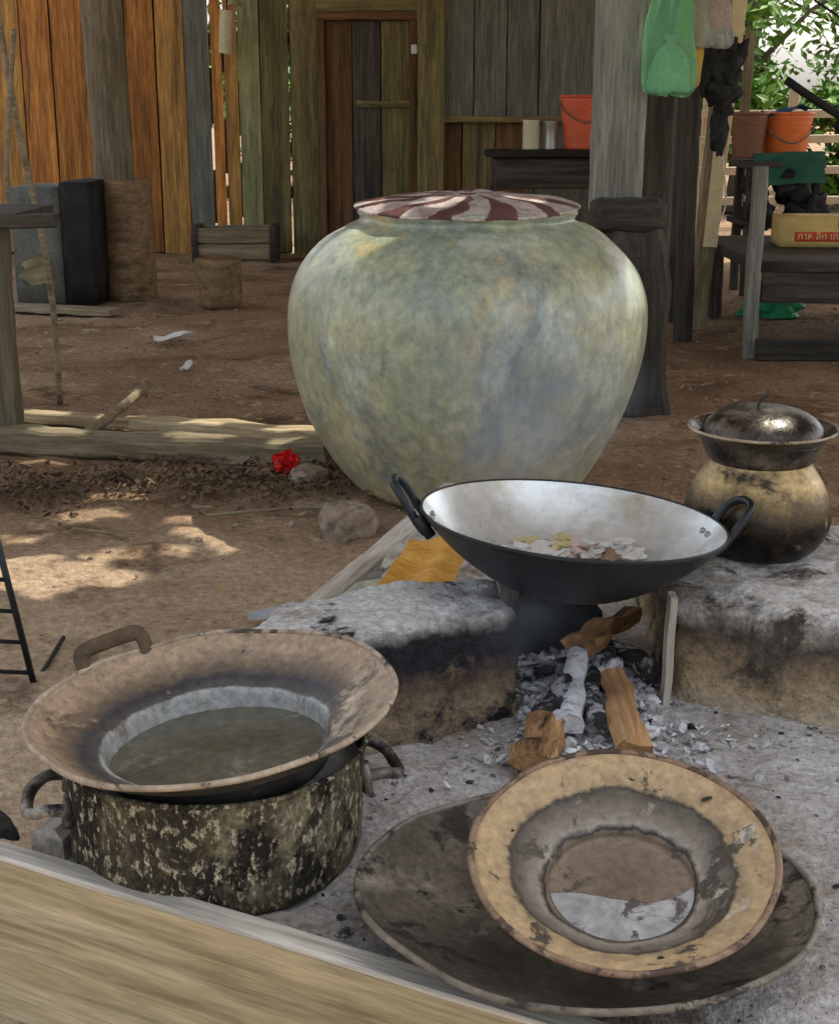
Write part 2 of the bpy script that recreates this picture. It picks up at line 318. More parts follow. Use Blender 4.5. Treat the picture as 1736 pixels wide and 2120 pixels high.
beam('back_rail',(.06,3.36,.12),(1.35,2.78,.12),.05,.24,M_stump,parent=fr)
beam('right_rail',(1.33,.70,.12),(1.33,2.75,.12),.05,.24,M_stump,parent=fr)
rblock('mud_hearth_block',[(-.27,1.83),(.145,2.03),(.125,2.21),(-.22,2.06)],.205,.412,M_mud,r=.06,jit=.016,cuts=34)
rblock('mud_hearth_block',[(.405,2.10),(1.05,1.86),(1.15,2.45),(.425,2.62)],.205,.400,M_mud2,r=.04,jit=.014,cuts=38)
rbox('support_stone',.15,.12,.175,(.225,2.36,.21),M_soot,.4,.18,.03,12,16)
beam('hearth_slab',(.394,2.085,.215),(.399,2.09,.415),.012,.03,M_rail,jit=.001)
chunks('charred_wedge',[(-.565,1.68,.235,.04,.016,.012),(-.60,1.70,.23,.03,.014,.010)],M_soot,3)
# ------------------------------------------------------------- big water jar
jp=[(.0,.0),(.30,.0),(.355,.012),(.385,.045),(.44,.13),(.505,.268),(.545,.43),(.553,.55),(.545,.617),(.52,.68),(.478,.735),(.42,.785),(.365,.815),(.335,.826),(.325,.838),(.333,.852),(.330,.862),(.31,.86),(.30,.84),(.31,.80)]
jar=empty('water_jar',(.145,4.35,0))
lathe('body',jp,M_jar,seg=160,sm=6,parent=jar,jit=.016,js=2.5,zj=.010)
v=[];f=[];mi=[];nr,na=40,280
for i in range(nr+1):
    for k in range(na):
        a=2*math.pi*k/na; r=.345*i/nr*(1+.010*math.sin(7*a)+.012*nz(math.cos(a),math.sin(a),0,3,4))
        x,y=r*math.cos(a),r*math.sin(a)
        fold=(.004*math.sin(12*a+5*i/nr)*(i/nr)+.007*nz(x,y,0,9,3))*(1-.5*(i/nr)**4)
        z=.026*(1-(i/nr)**2)+fold-.008*(i/nr)**8
        v.append((x,y,z))
for i in range(nr):
    for k in range(na):
        a=i*na+k;b=i*na+(k+1)%na; f.append((a,a+na,b+na,b))
        an=2*math.pi*k/na; q=i/nr; w=nz(math.cos(an)*q,math.sin(an)*q,0,4,2)
        mi.append(1 if (math.sin(12*an+5*q+1.5*w)>.45+.5*w and q>.12) or q<.07 else 0)
lid=obj('lid',v,f,M_tin,parent=jar,loc=(0,0,.880),rot=(math.radians(2.6),0,0)); lid.data.materials.append(M_maroon); lid.data.polygons.foreach_set('material_index',mi)
md=lid.modifiers.new('s','SOLIDIFY'); md.thickness=.006
# ------------------------------------------------------------- wok
wk=empty('wok',(.238,2.165,.392),(math.radians(-1.2),math.radians(4.5),0)); wk.scale=(.95,.95,.95)
ip=[(0,0),(.06,.006),(.12,.026),(.18,.062),(.225,.1),(.257,.135)]
inn=cat(ip,5)
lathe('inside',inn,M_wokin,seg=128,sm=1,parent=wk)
lathe('outside',[(0,-.004)]+[(r+.003*(1 if r>.03 else 0),z-.004) for r,z in inn[1:]]+[(.2605,.1355),(.257,.135)],M_iron,seg=128,sm=1,parent=wk,jit=.002)
ring('rim',.2585,.0024,M_iron,z=.135,seg=128,parent=wk)
def whandle(a,nm):
    c,s=math.cos(a),math.sin(a)
    def P(r,t,z): return (c*r-s*t,s*r+c*t,z)
    tube(nm,[P(.246,-.045,.095),P(.262,-.044,.112),P(.288,-.042,.150),P(.305,-.026,.168),P(.31,0,.172),P(.305,.026,.168),P(.288,.042,.150),P(.262,.044,.112),P(.246,.045,.095)],.0075,M_iron,10,parent=wk)
    for t in(-.045,.045):
        tube(nm+'_lug',[P(.236,t,.090),P(.262,t,.122)],.010,M_iron,8,parent=wk,sm=1)
    for t in (-.012,.012): lathe(nm+'_rivet',[(0,.003),(.005,.002),(.006,0)],M_wokin,seg=12,sm=2,parent=wk,loc=P(.238,t,.1155),rot=Euler((0,math.radians(-48),a)))
whandle(math.radians(176),'handle'); whandle(math.radians(10),'handle_right')
M_fish=plain('fish_skin',(.58,.55,.50),.35); M_yel=plain('yellow_veg',(.50,.42,.18),.4); M_meat=plain('cooked_meat',(.22,.14,.09),.4); M_pink=plain('pale_pink_meat',(.48,.36,.32),.4)
food=empty('cooking_food')
def fchunk(nm,c,n,m,s,sx=.05):
    it=[]
    for _ in range(n):
        it.append((c[0]+random.uniform(-sx,sx),c[1]+random.uniform(-.03,.03),c[2]+random.uniform(-.006,.008),s*random.uniform(.7,1.2),s*random.uniform(.4,.7),s*random.uniform(.2,.4)))
    chunks(nm,it,m,3,.8,food)
fchunk('fish_pieces',(.19,2.20,.442),14,M_fish,.030); fchunk('fish_pieces_right',(.31,2.21,.444),12,M_fish,.027,.045)
fchunk('vegetables',(.22,2.23,.452),5,M_yel,.018,.05); fchunk('meat',(.26,2.22,.438),12,M_meat,.026,.06); fchunk('pink_meat',(.28,2.20,.450),3,M_pink,.020,.03)
lathe('broth',[(0,0),(.115,0)],M_meat,sm=1,seg=40,loc=(.241,2.175,.425),parent=food)
# ------------------------------------------------------------- metal cooking pot + bowl lid
cp=empty('lidded_cooking_pot',(.593,2.37,.396))
lathe('body',[(0,0),(.06,.0),(.10,.014),(.124,.05),(.126,.085),(.113,.125),(.095,.155),(.086,.172),(.09,.186),(.096,.192),(.09,.192),(.08,.175)],M_clay,seg=96,parent=cp,jit=.015)
lathe('lid_bowl',[(.084,.168),(.092,.176),(.100,.194),(.108,.210),(.122,.224),(.127,.227),(.124,.230),(.114,.222),(.104,.215)],M_lid2,seg=96,sm=3,parent=cp,jit=.006)
lathe('lid_dome',[(.108,.212),(.104,.224),(.092,.240),(.068,.254),(.036,.262),(0,.264)],M_lid2,seg=96,parent=cp,zj=.006)
tube('lid_knob',[(-.012,0,.260),(-.006,0,.276),(.004,0,.282),(.006,.002,.294)],.0025,M_iron,6,parent=cp)
ring('lid_edge',.126,.0026,M_basinrim,z=.228,parent=cp)
# ------------------------------------------------------------- sooty pot with basin
pt=empty('soot_covered_pot',(-.266,1.672,.205))
lathe('body',[(0,0),(.12,0),(.172,.002),(.186,.012),(.190,.05),(.193,.11),(.196,.155),(.200,.161),(.196,.165),(.191,.158),(.187,.11),(.183,.06)],M_potsoot,seg=128,parent=pt,jit=.014,js=5,zj=.004)
lathe('water',[(0,.125),(.19,.125)],M_potin,seg=64,sm=1,parent=pt)
def P2(a,r,t,z):
    c,s=math.cos(a),math.sin(a); return (c*r-s*t,s*r+c*t,z)
M_alu=mat('alu_handle',[(0,(.08,.07,.06)),(1,(.36,.34,.30))],nscale=15,mott=(.04,.036,.03),mt=(.46,.54),rough=.5,metallic=.3)
for a,nm in((math.radians(14),'handle'),(math.radians(194),'handle_far')):
    tube(nm,[P2(a,.19,-.05,.105),P2(a,.215,-.05,.108),P2(a,.236,-.035,.098),P2(a,.242,0,.092),P2(a,.236,.035,.098),P2(a,.215,.05,.108),P2(a,.19,.05,.105)],.008,M_alu,8,parent=pt,jit=.3)
    for t in(-.05,.05): tube(nm+'_lug',[P2(a,.187,t,.125),P2(a,.192,t,.085)],.012,M_alu,8,parent=pt,sm=1,flat=.6)
bs=empty('old_metal_basin',(-.258,1.650,.366),(math.radians(-.5),math.radians(-4.5),math.radians(15)))
kw=dict(parent=bs,seg=160,jit=.018,js=3.5,zj=.007)
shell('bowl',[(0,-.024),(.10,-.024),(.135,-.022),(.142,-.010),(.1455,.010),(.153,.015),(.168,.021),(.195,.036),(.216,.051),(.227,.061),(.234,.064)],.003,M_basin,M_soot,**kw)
ring('rim',.233,.0040,M_basinrim,z=.063,**kw)
M_water=mat('dirty_water',[(0,(.075,.07,.05)),(1,(.14,.135,.10))],nscale=8,mott=(.25,.25,.21),mt=(.58,.70),mscale=10,rough=.06,bump=.05,spec=.6,rand=False)
lathe('water',[(0,0),(.1405,0)],M_water,seg=64,sm=1,parent=bs,loc=(0,0,-.0125))
M_rust=mat('rusty_strap',[(0,(.05,.036,.024)),(1,(.16,.11,.065))],nscale=20,rough=.7,metallic=.2)
a=math.radians(134-15)
tube('strap_handle',[P2(a,.216,-.050,.040),P2(a,.228,-.050,.064),P2(a,.236,-.048,.080),P2(a,.237,-.034,.087),P2(a,.237,.034,.087),P2(a,.236,.048,.080),P2(a,.228,.050,.064),P2(a,.216,.050,.040)],.011,M_rust,10,parent=bs,flat=.22,sm=5)
# ------------------------------------------------------------- right pans
dp=empty('shallow_iron_pan',(.192,1.445,.232),(math.radians(-3.0),math.radians(1),.3))
kw=dict(parent=dp,seg=160,jit=.014,js=3.5,zj=.006)
shell('bowl',[(0,0),(.08,.002),(.15,.010),(.20,.023),(.24,.040),(.262,.054)],.004,M_dark,M_soot,**kw)
ring('rim',.2625,.0040,M_darkrim,z=.0535,**kw)
TA=14.5
tb=empty('enamel_basin',(.226,1.392,.312),(math.radians(TA),math.radians(-3),0))
kw=dict(parent=tb,seg=160,jit=.012,js=4,zj=.006)
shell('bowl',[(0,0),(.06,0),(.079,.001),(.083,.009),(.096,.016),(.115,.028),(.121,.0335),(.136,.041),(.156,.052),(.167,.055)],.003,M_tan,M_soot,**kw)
ring('rim',.167,.0040,M_tanrim,z=.054,**kw)
chunks('rust_blots',[(.02,.138,.042,.003,.014,.0015),(-.02,.126,.036,.004,.004,.0015),(.11,.09,.045,.004,.007,.0015),(.02,-.14,.0435,.004,.003,.0012),(-.12,.06,.0385,.003,.005,.0012)],M_soot,2,.5,tb)
M_pool=mat('lit_water_crescent',[(0,(.26,.26,.25)),(1,(.44,.44,.43))],nscale=14,mott=(.10,.09,.08),mt=(.53,.59),mscale=26,rough=.3,bump=.3,spec=.4,rand=False)  # ashy water crescent, its pale shape painting lit base against shade
th=math.radians(TA);pts=[];R=.080;c0=-.004;a0=math.asin(c0/R)
for k in range(41):
    a=-math.pi-a0+ (math.pi+2*a0)*k/40
    pts.append((R*math.cos(a),R*math.sin(a)))
v=[(x,y,.0018+(c0-y)*math.tan(th)*.12) for x,y in pts]
for k in range(31):
    t=k/30; xx=pts[-1][0]*(1-2*t); v.append((xx,c0-.030*math.sin(math.pi*t)*(1-t)*1.5+.006*math.sin(math.pi*t)+.003*nz(xx,0,0,60,1)*math.sin(math.pi*t),.0018))
obj('lit_water_crescent',v,[tuple(range(len(v)))],M_pool,False,parent=tb)
# ------------------------------------------------------------- fire
fw=empty('firewood')
for nm,p0,p1,w,t,m,tip in [
 ('split_log',(.322,1.88,.256),(.312,2.12,.280),.052,.036,M_log,.85),
 ('split_log_charred',(.313,2.10,.280),(.29,2.30,.290),.044,.034,M_char,.5),
 ('red_log',(.165,1.83,.250),(.205,1.985,.262),.076,.036,M_log,.75),
 ('red_log_charred',(.20,1.97,.262),(.25,2.12,.275),.054,.036,M_char,.5),
 ('charred_stick',(.272,1.93,.262),(.285,2.22,.290),.028,.024,M_char,.6),
 ('charred_cross',(.13,2.13,.262),(.30,2.17,.280),.034,.028,M_char,.7),
 ('charred_right',(.395,2.12,.262),(.32,2.20,.280),.046,.04,M_char,.7),
 ('ashen_log',(.228,1.93,.262),(.262,2.18,.290),.052,.034,M_ashw,.6),
 ('back_log',(.26,2.15,.300),(.37,2.32,.30),.06,.045,M_log,.8)]:
    beam(nm,p0,p1,w,t,m,jit=.008,seg=30,sides=8,tip=tip,parent=fw)
def heap(n,smin,smax,sx=.075,sy=.11,cy=2.10):
    it=[]
    for _ in range(n):
        x=random.gauss(.265,sx);y=random.gauss(cy,sy);s=smin+(smax-smin)*random.random()**2.2
        if x<.155 and y>1.97: x=.16+random.random()*.06
        if x>.380 and y>2.0: x=.375-random.random()*.05
        it.append((x,y,bedz(x,y)+s*.3,s,s*random.uniform(.4,.9),s*random.uniform(.25,.6)))
    return it
chunks('white_ash_pile',heap(900,.002,.016),M_ashw,2,.9); chunks('grey_ash_pile',heap(1400,.0015,.012,.10,.15,2.05),M_ashg,1,.9)
chunks('charcoal_pieces',heap(70,.003,.020,.09,.13),M_char,2,.9)
it=[]
for _ in range(1300):
    x,y,z,s,_a,_b=heap(1,.003,.016,.085,.13)[0]; it.append((x,y,z+.006,s*2,s*1.0))
flakes('ash_flakes',it,M_ashw,.8)
it=[]
for _ in range(650):
    x=random.uniform(-.15,1.0);y=random.uniform(1.1,2.1)
    if y<1.607-.513*(x+.539)+.05: continue
    s=.001+.006*random.random()**3; it.append((x,y,bedz(x,y)+.001,s,s*.8,s*.5))
chunks('charcoal_crumbs',it,M_char,1)
it=[]
for _ in range(700):
    x=random.uniform(-.15,1.0);y=random.uniform(1.1,2.9)
    if y<1.607-.513*(x+.539)+.05: continue
    s=.002+.008*random.random()**3; it.append((x,y,bedz(x,y)+.001,s,s*.8,s*.5))
chunks('ash_crumbs',it,M_ashg,1)
M_oleaf=mat('dry_leaf_orange',[(0,(.55,.26,.04)),(1,(.74,.42,.09))],nscale=8,stretch=(1,6,1),mott=(.35,.18,.05),mt=(.58,.7),rough=.6,bump=.3)
M_pleaf=mat('pale_leaf',[(0,(.34,.36,.26)),(1,(.56,.58,.48))],nscale=8,mott=(.3,.27,.2),rough=.7)
def sheet(nm,cx,cy,z,l,w,rz,m,cr=.02,parent=None,ex=2.2):
    v=[];f=[];n=16
    for j in range(n+1):
        for i in range(n+1):
            u=i/n-.5;t=j/n-.5;ww=w*(1-1.1*abs(u)**ex)
            v.append((u*l,t*ww,cr*(abs(t)*1.6-.3)+cr*.8*nz(u*3,t*3,z,1,cx*9)+cr*.6*math.sin(u*5)))
    for j in range(n):
        for i in range(n):
            a=j*(n+1)+i;f.append((a,a+1,a+n+2,a+n+1))
    return obj(nm,v,f,m,True,(cx,cy,z),(0,0,rz))
sl_=sheet('dry_leaf',.00,2.54,.295,.13,.24,-.35,M_oleaf,.022,None,5); sl_.rotation_euler=(.25,.12,-.35)
sheet('banana_leaf_scrap',-.10,2.50,.262,.17,.10,.9,M_pleaf,.012)
sheet('banana_leaf_scrap',-.06,2.38,.262,.16,.09,.5,M_pleaf,.012)
sheet('banana_leaf_scrap',-.02,2.76,.262,.14,.09,1.2,M_pleaf,.012)
rblock('ash_mound',[(-.20,2.08),(.14,2.22),(.16,2.9),(.0,3.0)],.19,.258,M_ash,r=.2,jit=.014,cuts=24)
# ------------------------------------------------------------- things on the soil
rbox('rock',.15,.12,.10,(-.20,3.80,-.02),M_stone,.3,.3,.02,12,10)
rbox('rock',.12,.10,.07,(-.35,4.32,-.01),M_stone,.8,.3,.02,12,10)
rbox('brick',.16,.13,.13,(-.30,5.12,0),M_stone,.2,.1,.008,12,8)
rbox('rock',.10,.08,.05,(.02,3.62,.0),M_stone,.2,.2,.01,12,8)
beam('ground_board',(-1.05,5.12,.035),(-.25,4.80,.045),.11,.04,M_plank,jit=.006)
beam('ground_timber',(-1.55,4.78,.045),(-.30,4.56,.055),.10,.085,M_post,jit=.01,seg=24)
beam('ground_board',(-1.75,5.30,.03),(-1.0,5.10,.03),.08,.04,M_plank,jit=.006)
tube('stick',[(-1.18,4.85,.05),(-1.12,5.05,.08),(-1.05,5.35,.13)],.018,M_post,7,jit=.3)
tube('stick',[(-1.75,3.95,.02),(-1.5,4.02,.03),(-1.2,4.25,.02)],.007,M_post,6,jit=.3)
tube('stick',[(-.62,3.93,.012),(-.40,3.98,.02),(-.28,4.02,.012)],.005,M_post,6,jit=.3)
tube('stick',[(-.98,3.8,.012),(-.85,3.72,.02),(-.80,3.68,.012)],.005,M_post,6,jit=.3)
M_redf=plain('petal_red',(.70,.02,.02),.6)
it=[]
for _ in range(120):
    d=Vector((random.gauss(0,1),random.gauss(0,1),random.gauss(0,1))).normalized()*random.uniform(.02,.042)
    it.append((-.43+d.x,4.39+d.y,.06+d.z*.9,.026,.020))
flakes('red_flower',it,M_redf,1.5)
M_litter=mat('leaf_litter',[(0,(.04,.028,.018)),(.6,(.12,.08,.045)),(1,(.28,.20,.11))],nscale=3,rough=.9,bump=.2)
M_dleaf=mat('fallen_leaf',[(0,(.26,.17,.08)),(1,(.48,.38,.20))],nscale=3,rough=.8,bump=.2)
it=[]
for _ in range(3400):
    x=random.uniform(-1.9,-.1);y=4.32+random.gauss(0,.14)+(-.12 if x<-1 else 0)
    s=random.uniform(.008,.036); it.append((x,y,.014+random.random()*.03,s,s*random.uniform(.3,.7)))
flakes('leaf_litter',it,M_litter,.8)
it=[]
for _ in range(90):
    x=random.uniform(-2.2,-.2);y=random.uniform(2.2,8); s=random.uniform(.015,.055); it.append((x,y,.02,s,s*.5))
for _ in range(60):
    x=random.uniform(.9,3);y=random.uniform(5,10); s=random.uniform(.02,.06); it.append((x,y,.02,s,s*.5))
flakes('fallen_leaves',it,M_dleaf,.5)
it=[]
for _ in range(1400):
    x=random.uniform(-2.4,1.8);y=random.uniform(2.2,9); s=.002+.013*random.random()**3; it.append((x,y,.006,s,s*.8,s*.5))
chunks('pebbles',it,M_stone,1)
M_white=plain('white_paper',(.7,.7,.68),.6)
sheet('paper_scrap',-1.25,7.1,.04,.20,.09,.3,M_white,.02)
sheet('paper_scrap',-1.05,6.3,.03,.08,.05,.9,M_white,.02)
sheet('foil_wrapper',-.33,3.05,.03,.13,.06,.1,plain('foil',(.4,.42,.45),.3),.008)
sheet('paper_scrap',2.9,9.6,.04,.25,.12,.2,M_white,.03)
# ------------------------------------------------------------- wire rack at left
wr=empty('wire_rack')
for i in range(5):
    x=-1.24+.11*i
    tube('upright',[(x-.05,2.66,.40),(x,2.70,.0)],.007,M_iron,6,parent=wr,sm=1)
for z in (.03,.10,.17,.24): tube('wire',[(-1.4,2.70,z+.03),(-.80+(-z*.12),2.70-.1*z,z)],.0045,M_iron,6,parent=wr,sm=1)
tube('foot',[(-.80,2.70,.0),(-.80,2.95,.01)],.006,M_iron,6,parent=wr,sm=1)
# ------------------------------------------------------------- left table
tl=empty('wooden_table')
beam('top_board',(-2.6,4.95,.80),(-1.33,4.95,.80),.5,.05,M_dkwood,parent=tl)
beam('top_cross',(-2.6,4.72,.795),(-1.20,4.72,.80),.07,.045,M_dkwood,parent=tl)
beam('leg',(-1.475,4.90,0),(-1.475,4.90,.775),.11,.09,M_hpost,parent=tl)
beam('leg_far',(-2.4,4.90,0),(-2.4,4.90,.775),.11,.09,M_hpost,parent=tl)
beam('leg_back',(-2.4,5.4,0),(-2.4,5.1,.775),.11,.09,M_hpost,parent=tl)
tube('bamboo_pole',[(-1.46,5.6,.0),(-1.47,5.6,.55),(-1.60,5.7,1.3),(-1.68,5.7,2.4)],.013,M_post,8)
tube('bamboo_pole',[(-1.64,5.6,.0),(-1.62,5.6,.6),(-1.60,5.62,1.0),(-1.56,5.7,1.45)],.01,M_post,8)
# ------------------------------------------------------------- mid objects left
pb=empty('house_post')
sbo=lathe('stump_base',[(0,0),(.17,0),(.165,.1),(.155,.4),(.165,.70),(.155,.735),(0,.735)],M_stump,seg=28,sm=1,loc=(-1.84,8.98,0),jit=.08,parent=pb)
autos(sbo,50)
beam('shaft',(-1.89,9.0,.73),(-1.92,9.0,3.4),.25,.22,M_hpost,parent=pb,sides=14,jit=.012,seg=30)
st=empty('tree_stump',(-1.21,8.55,0))
lathe('trunk',[(0,0),(.125,0),(.13,.1),(.14,.28),(.135,.288)],M_stump,seg=24,sm=2,jit=.12,parent=st)
lathe('cut_top',[(0,.29),(.135,.288)],M_red,seg=24,sm=1,jit=.12,parent=st)
cb=empty('metal_cabinet')
rbox('front',.30,.50,.70,(-2.30,8.85,.01),M_slate,-.05,.015,.003,5,4,parent=cb)
rbox('side',.20,.52,.74,(-2.045,8.85,.0),M_black,-.05,.015,.003,5,4,parent=cb)
M_pale=plain('pale_splash',(.45,.42,.25),.7)
dpb=sheet('dry_palm_bundle',-2.30,8.50,.22,.34,.16,1.5,M_pale,.05); dpb.rotation_euler=(math.radians(80),0,1.45)
beam('ground_board',(-2.5,8.35,.03),(-1.75,8.10,.03),.16,.035,M_post)
cr=empty('wooden_crate')
for i in range(2): beam('slat',(-1.75,11.15,.08+i*.13),(-1.17,11.15,.08+i*.13),.03,.115,M_post,parent=cr)
for i in range(2): beam('slat_back',(-1.75,11.45,.08+i*.13),(-1.17,11.45,.08+i*.13),.03,.115,M_post,parent=cr)
for x in(-1.76,-1.15): rbox('end',.05,.36,.28,(x,11.3,.0),M_dkwood,0,.03,.003,5,3,parent=cr)
# ------------------------------------------------------------- back wall
wl=empty('plank_wall')
K=.00402
def bx(px): return (px-868)*K
boards=[(-230,-152,M_orange),(-150,-70,M_orange),(-68,2,M_orange2),(4,74,M_orange2),(76,134,M_orange),(137,208,M_orange),(211,283,M_orange2),(285,341,M_orange),(344,399,M_orange2),(401,449,M_grey),(453,474,M_orange),(478,505,M_orange2),(507,549,M_green),(551,606,M_olive),(610,664,M_olive)]
def wboard(nm,a,b,m,y,z0,z1,ov,par):
    beam(nm,(bx((a+b)/2)+random.uniform(-.001,.001),y+random.uniform(-.006,.006),z0),(bx((a+b)/2)+random.uniform(-.004,.004),y+random.uniform(-.006,.006),z1),(b-a)*K+ov,.022,m,parent=par,jit=.0015,seg=10,ch=.08)
for i,(a,b,m) in enumerate(boards):
    wboard('board',a,b,m,11.8,random.uniform(-.02,.02),3.2,-.003 if a in(453,401,478) else -.001,wl)
for a,b in((-235,136),(134,343),(345,400),(508,603),(608,668)):
    beam('cover_strip',(bx((a+b)/2),11.845,0),(bx((a+b)/2),11.845,3.2),(b-a)*K,.02,M_dkwood,parent=wl,jit=.001)
for px,z in((452,1.3),(452,.5),(476.5,.9),(476.5,1.7),(506,1.2),(506,.55)):
    beam('cover_strip',(bx(px),11.845,z-.25),(bx(px),11.845,z+.18),.05,.02,M_dkwood,parent=wl,jit=.001)
for a,b,m in [(916,975,M_grey),(977,1040,M_grey),(1042,1104,M_grey),(1106,1215,M_grey),(1217,1300,M_grey),(1302,1370,M_dkwood),(1372,1425,M_dkwood)]:
    wboard('upper_board',a,b,m,11.72,1.08,3.2,-.002,wl)
for a,b,m in [(918,953,M_red),(955,1020,M_olive),(1022,1100,M_red),(1102,1215,M_grey),(1217,1300,M_dkwood),(1302,1425,M_dkwood)]:
    wboard('lower_board',a,b,m,11.80,0,1.10,-.002,wl)
beam('cover_strip',(bx(1170),11.85,0),(bx(1170),11.85,3.2),520*K,.02,M_dkwood,parent=wl,jit=.001)
beam('wall_rail',(bx(916),11.68,1.08),(bx(1425),11.68,1.08),.03,.05,M_olive,parent=wl)
beam('corner_post',(bx(890),11.66,0),(bx(890),11.66,3.2),.21,.10,M_olive,parent=wl)
beam('wall_rail_back',(-4.2,11.90,1.7),(bx(664),11.90,1.7),.04,.1,M_dkwood,parent=wl)
beam('wall_rail_back',(-4.2,11.90,.5),(bx(664),11.90,.5),.04,.1,M_dkwood,parent=wl)
dr=empty('wooden_door')
for a,b,m in [(682,733,M_red),(735,790,M_dkwood),(792,848,M_olive)]:
    wboard('door_board',a,b,m,11.79,0,1.83,-.002,dr)
beam('door_backing',(bx(766),11.83,0),(bx(766),11.83,1.9),200*K,.02,M_dkwood,parent=dr,jit=.001)
for x in(673,856): beam('jamb',(bx(x),11.73,0),(bx(x),11.73,1.9),.06,.06,M_red,parent=dr)
beam('lintel',(bx(666),11.725,1.87),(bx(863),11.725,1.87),.07,.07,M_red,parent=dr)
beam('transom_panel',(bx(664),11.80,2.53),(bx(866),11.80,2.53),.03,1.36,M_olive,parent=dr,jit=.001)
beam('cross_brace',(bx(740),11.755,1.2),(bx(850),11.755,1.2),.02,.05,M_olive,parent=dr)
tube('hanging_bottle',[(bx(488),11.6,1.58),(bx(489),11.6,1.62),(bx(492),11.6,1.82),(bx(493),11.6,1.86),(bx(494),11.6,1.9)],.055,plain('cream_plastic',(.55,.52,.33)),12)
tube('hanging_string',[(bx(494),11.6,1.88),(bx(500),11.6,2.6)],.006,M_black,5)
lathe('hanging_bell',[(0,.12),(.03,.1),(.05,.02),(.06,0)],M_green,seg=16,loc=(bx(512),11.5,1.93))
rbox('light_switch',.05,.03,.07,(bx(858),11.66,1.58),M_white,0,.1,.001)
# ------------------------------------------------------------- table with bucket
tt=empty('dark_side_table')
rbox('top',1.15,.6,.05,(1.05,10.4,.83),M_black,0,.1,.003,parent=tt)
rbox('apron',1.05,.5,.22,(1.05,10.42,.61),M_dkwood,0,.05,.003,parent=tt)
for x in(.55,1.55):
    for y in(10.18,10.62): beam('leg',(x,y,0),(x,y,.62),.06,.06,M_dkwood,parent=tt)
def bucket(nm,loc,r,h,m,bail=True):
    e=empty(nm,loc)
    shell('body',[(0,.005),(r*.75,.006),(r*.78,.02),(r*.9,h*.6),(r,h)],.006,m,parent=e,seg=40,sm=3)
    ring('rim',r+.004,.01,m,z=h,parent=e,seg=40); ring('band',r*.95,.007,m,z=h*.78,parent=e,seg=40)
    if bail: tube('bail',[(-r,0,h-.02),(-r*.9,-.6*r,h-.1),(0,-r*1.15,h-.18),(r*.9,-.6*r,h-.1),(r,0,h-.02)],.005,M_grey,6,parent=e)
    return e
M_buck=plain('red_plastic',(.74,.15,.07),.4)
bucket('red_bucket',(1.165,10.35,.885),.165,.36,M_buck)
def can(nm,loc,r,h,m):
    e=empty(nm,loc); o=lathe('tin',[(0,0),(r,0),(r,.01),(r*.97,.015),(r*.97,h-.015),(r,h-.01),(r,h),(r*.93,h),(r*.93,h-.01),(0,h-.012)],m,seg=32,sm=1,parent=e); autos(o,30)
can('tin_can',(.79,10.3,.885),.06,.20,plain('cream_tin',(.65,.62,.42),.4)); can('tin_can',(.93,10.35,.885),.055,.19,plain('steel_tin',(.45,.46,.42),.3,metallic=.5))
# ------------------------------------------------------------- right posts
M_pgrey=wood('post_grey',(.165,.165,.14),(.235,.24,.205),(.325,.33,.28),hue=.0,mott=(.12,.11,.09))
beam('square_post',(.765,5.62,0),(.765,5.62,3.4),.19,.17,M_pgrey,jit=.006,seg=30)
beam('square_post',(1.05,6.5,0),(1.05,6.5,3.4),.16,.17,M_dkwood,jit=.006,seg=30)
sb=empty('dark_trunk')
beam('trunk',(.87,5.42,0),(.83,5.42,.73),.20,.19,M_dkwood,jit=.015,seg=20,parent=sb)
rbox('cap_slab',.27,.22,.12,(.785,5.42,.71),M_dkwood,0,.2,.012,parent=sb)
beam('round_post',(1.44,8.0,0),(1.44,8.0,3.4),.14,.14,M_dkwood,sides=12,jit=.01,seg=24)
beam('pale_upright',(1.50,7.6,.0),(1.62,7.6,2.2),.11,.04,M_post,seg=20,jit=.004)
beam('pale_upright',(1.54,7.56,.45),(1.66,7.56,2.2),.07,.04,plain('pale_board',(.62,.52,.30),.7),seg=20,jit=.004)
beam('round_post',(1.36,7.2,0),(1.34,7.2,1.4),.09,.09,M_dkwood,sides=10,jit=.01)
tube('stick',[(1.55,8.6,.08),(1.9,8.9,.16)],.015,M_white,6)
# ------------------------------------------------------------- hanging bags
def bag(nm,loc,w,h,m,seed=1.0,fl=.45,lump=.16,parent=None):
    v=[];f=[];seg=80;prof=cat([(.02,.02),(.36,.0),(.47,.04),(.50,.14),(.49,.35),(.44,.58),(.32,.80),(.16,.95),(.06,1.03),(.11,1.10),(.15,1.18)],6)
    for (r,z) in prof:
        for k in range(seg):
            a=2*math.pi*k/seg
            pl=1+lump*nz(math.cos(a),math.sin(a),z*1.2,2.2,seed)+.09*nz(math.cos(a)*3,math.sin(a)*3,z*1.2,2.5,seed)*(.4+z)+.03*math.sin(17*a+seed+4*z)*max(0,z-.3)
            v.append((r*w*pl*math.cos(a)+.05*w*nz(z,0,0,3,seed),r*w*fl*pl*math.sin(a),z*h+.06*h*nz(math.cos(a)*2,math.sin(a)*2,z,1,seed+4)))
    for i in range(len(prof)-1):
        for k in range(seg):
            a=i*seg+k;b=i*seg+(k+1)%seg;f.append((a,b,b+seg,a+seg))
    return obj(nm,v,f,m,True,loc,None,parent)
def film(nm,c,t=.5):
    m=plain(nm,c,.22); b=m.node_tree.nodes['Principled BSDF']; b.inputs['Transmission Weight'].default_value=t; b.inputs['IOR'].default_value=1.1; return m
gb=empty('green_plastic_bag')
bag('film_outer',(.925,5.45,1.21),.20,.42,film('green_film',(.36,.80,.50),.75),1,parent=gb)
bag('contents',(.925,5.46,1.215),.15,.17,plain('bagged_goods',(.42,.52,.38),.6),8,.5,.3,parent=gb)
bag('yellow_plastic_bag',(1.02,5.62,1.24),.12,.40,film('yellow_film',(.75,.52,.10),.4),2)
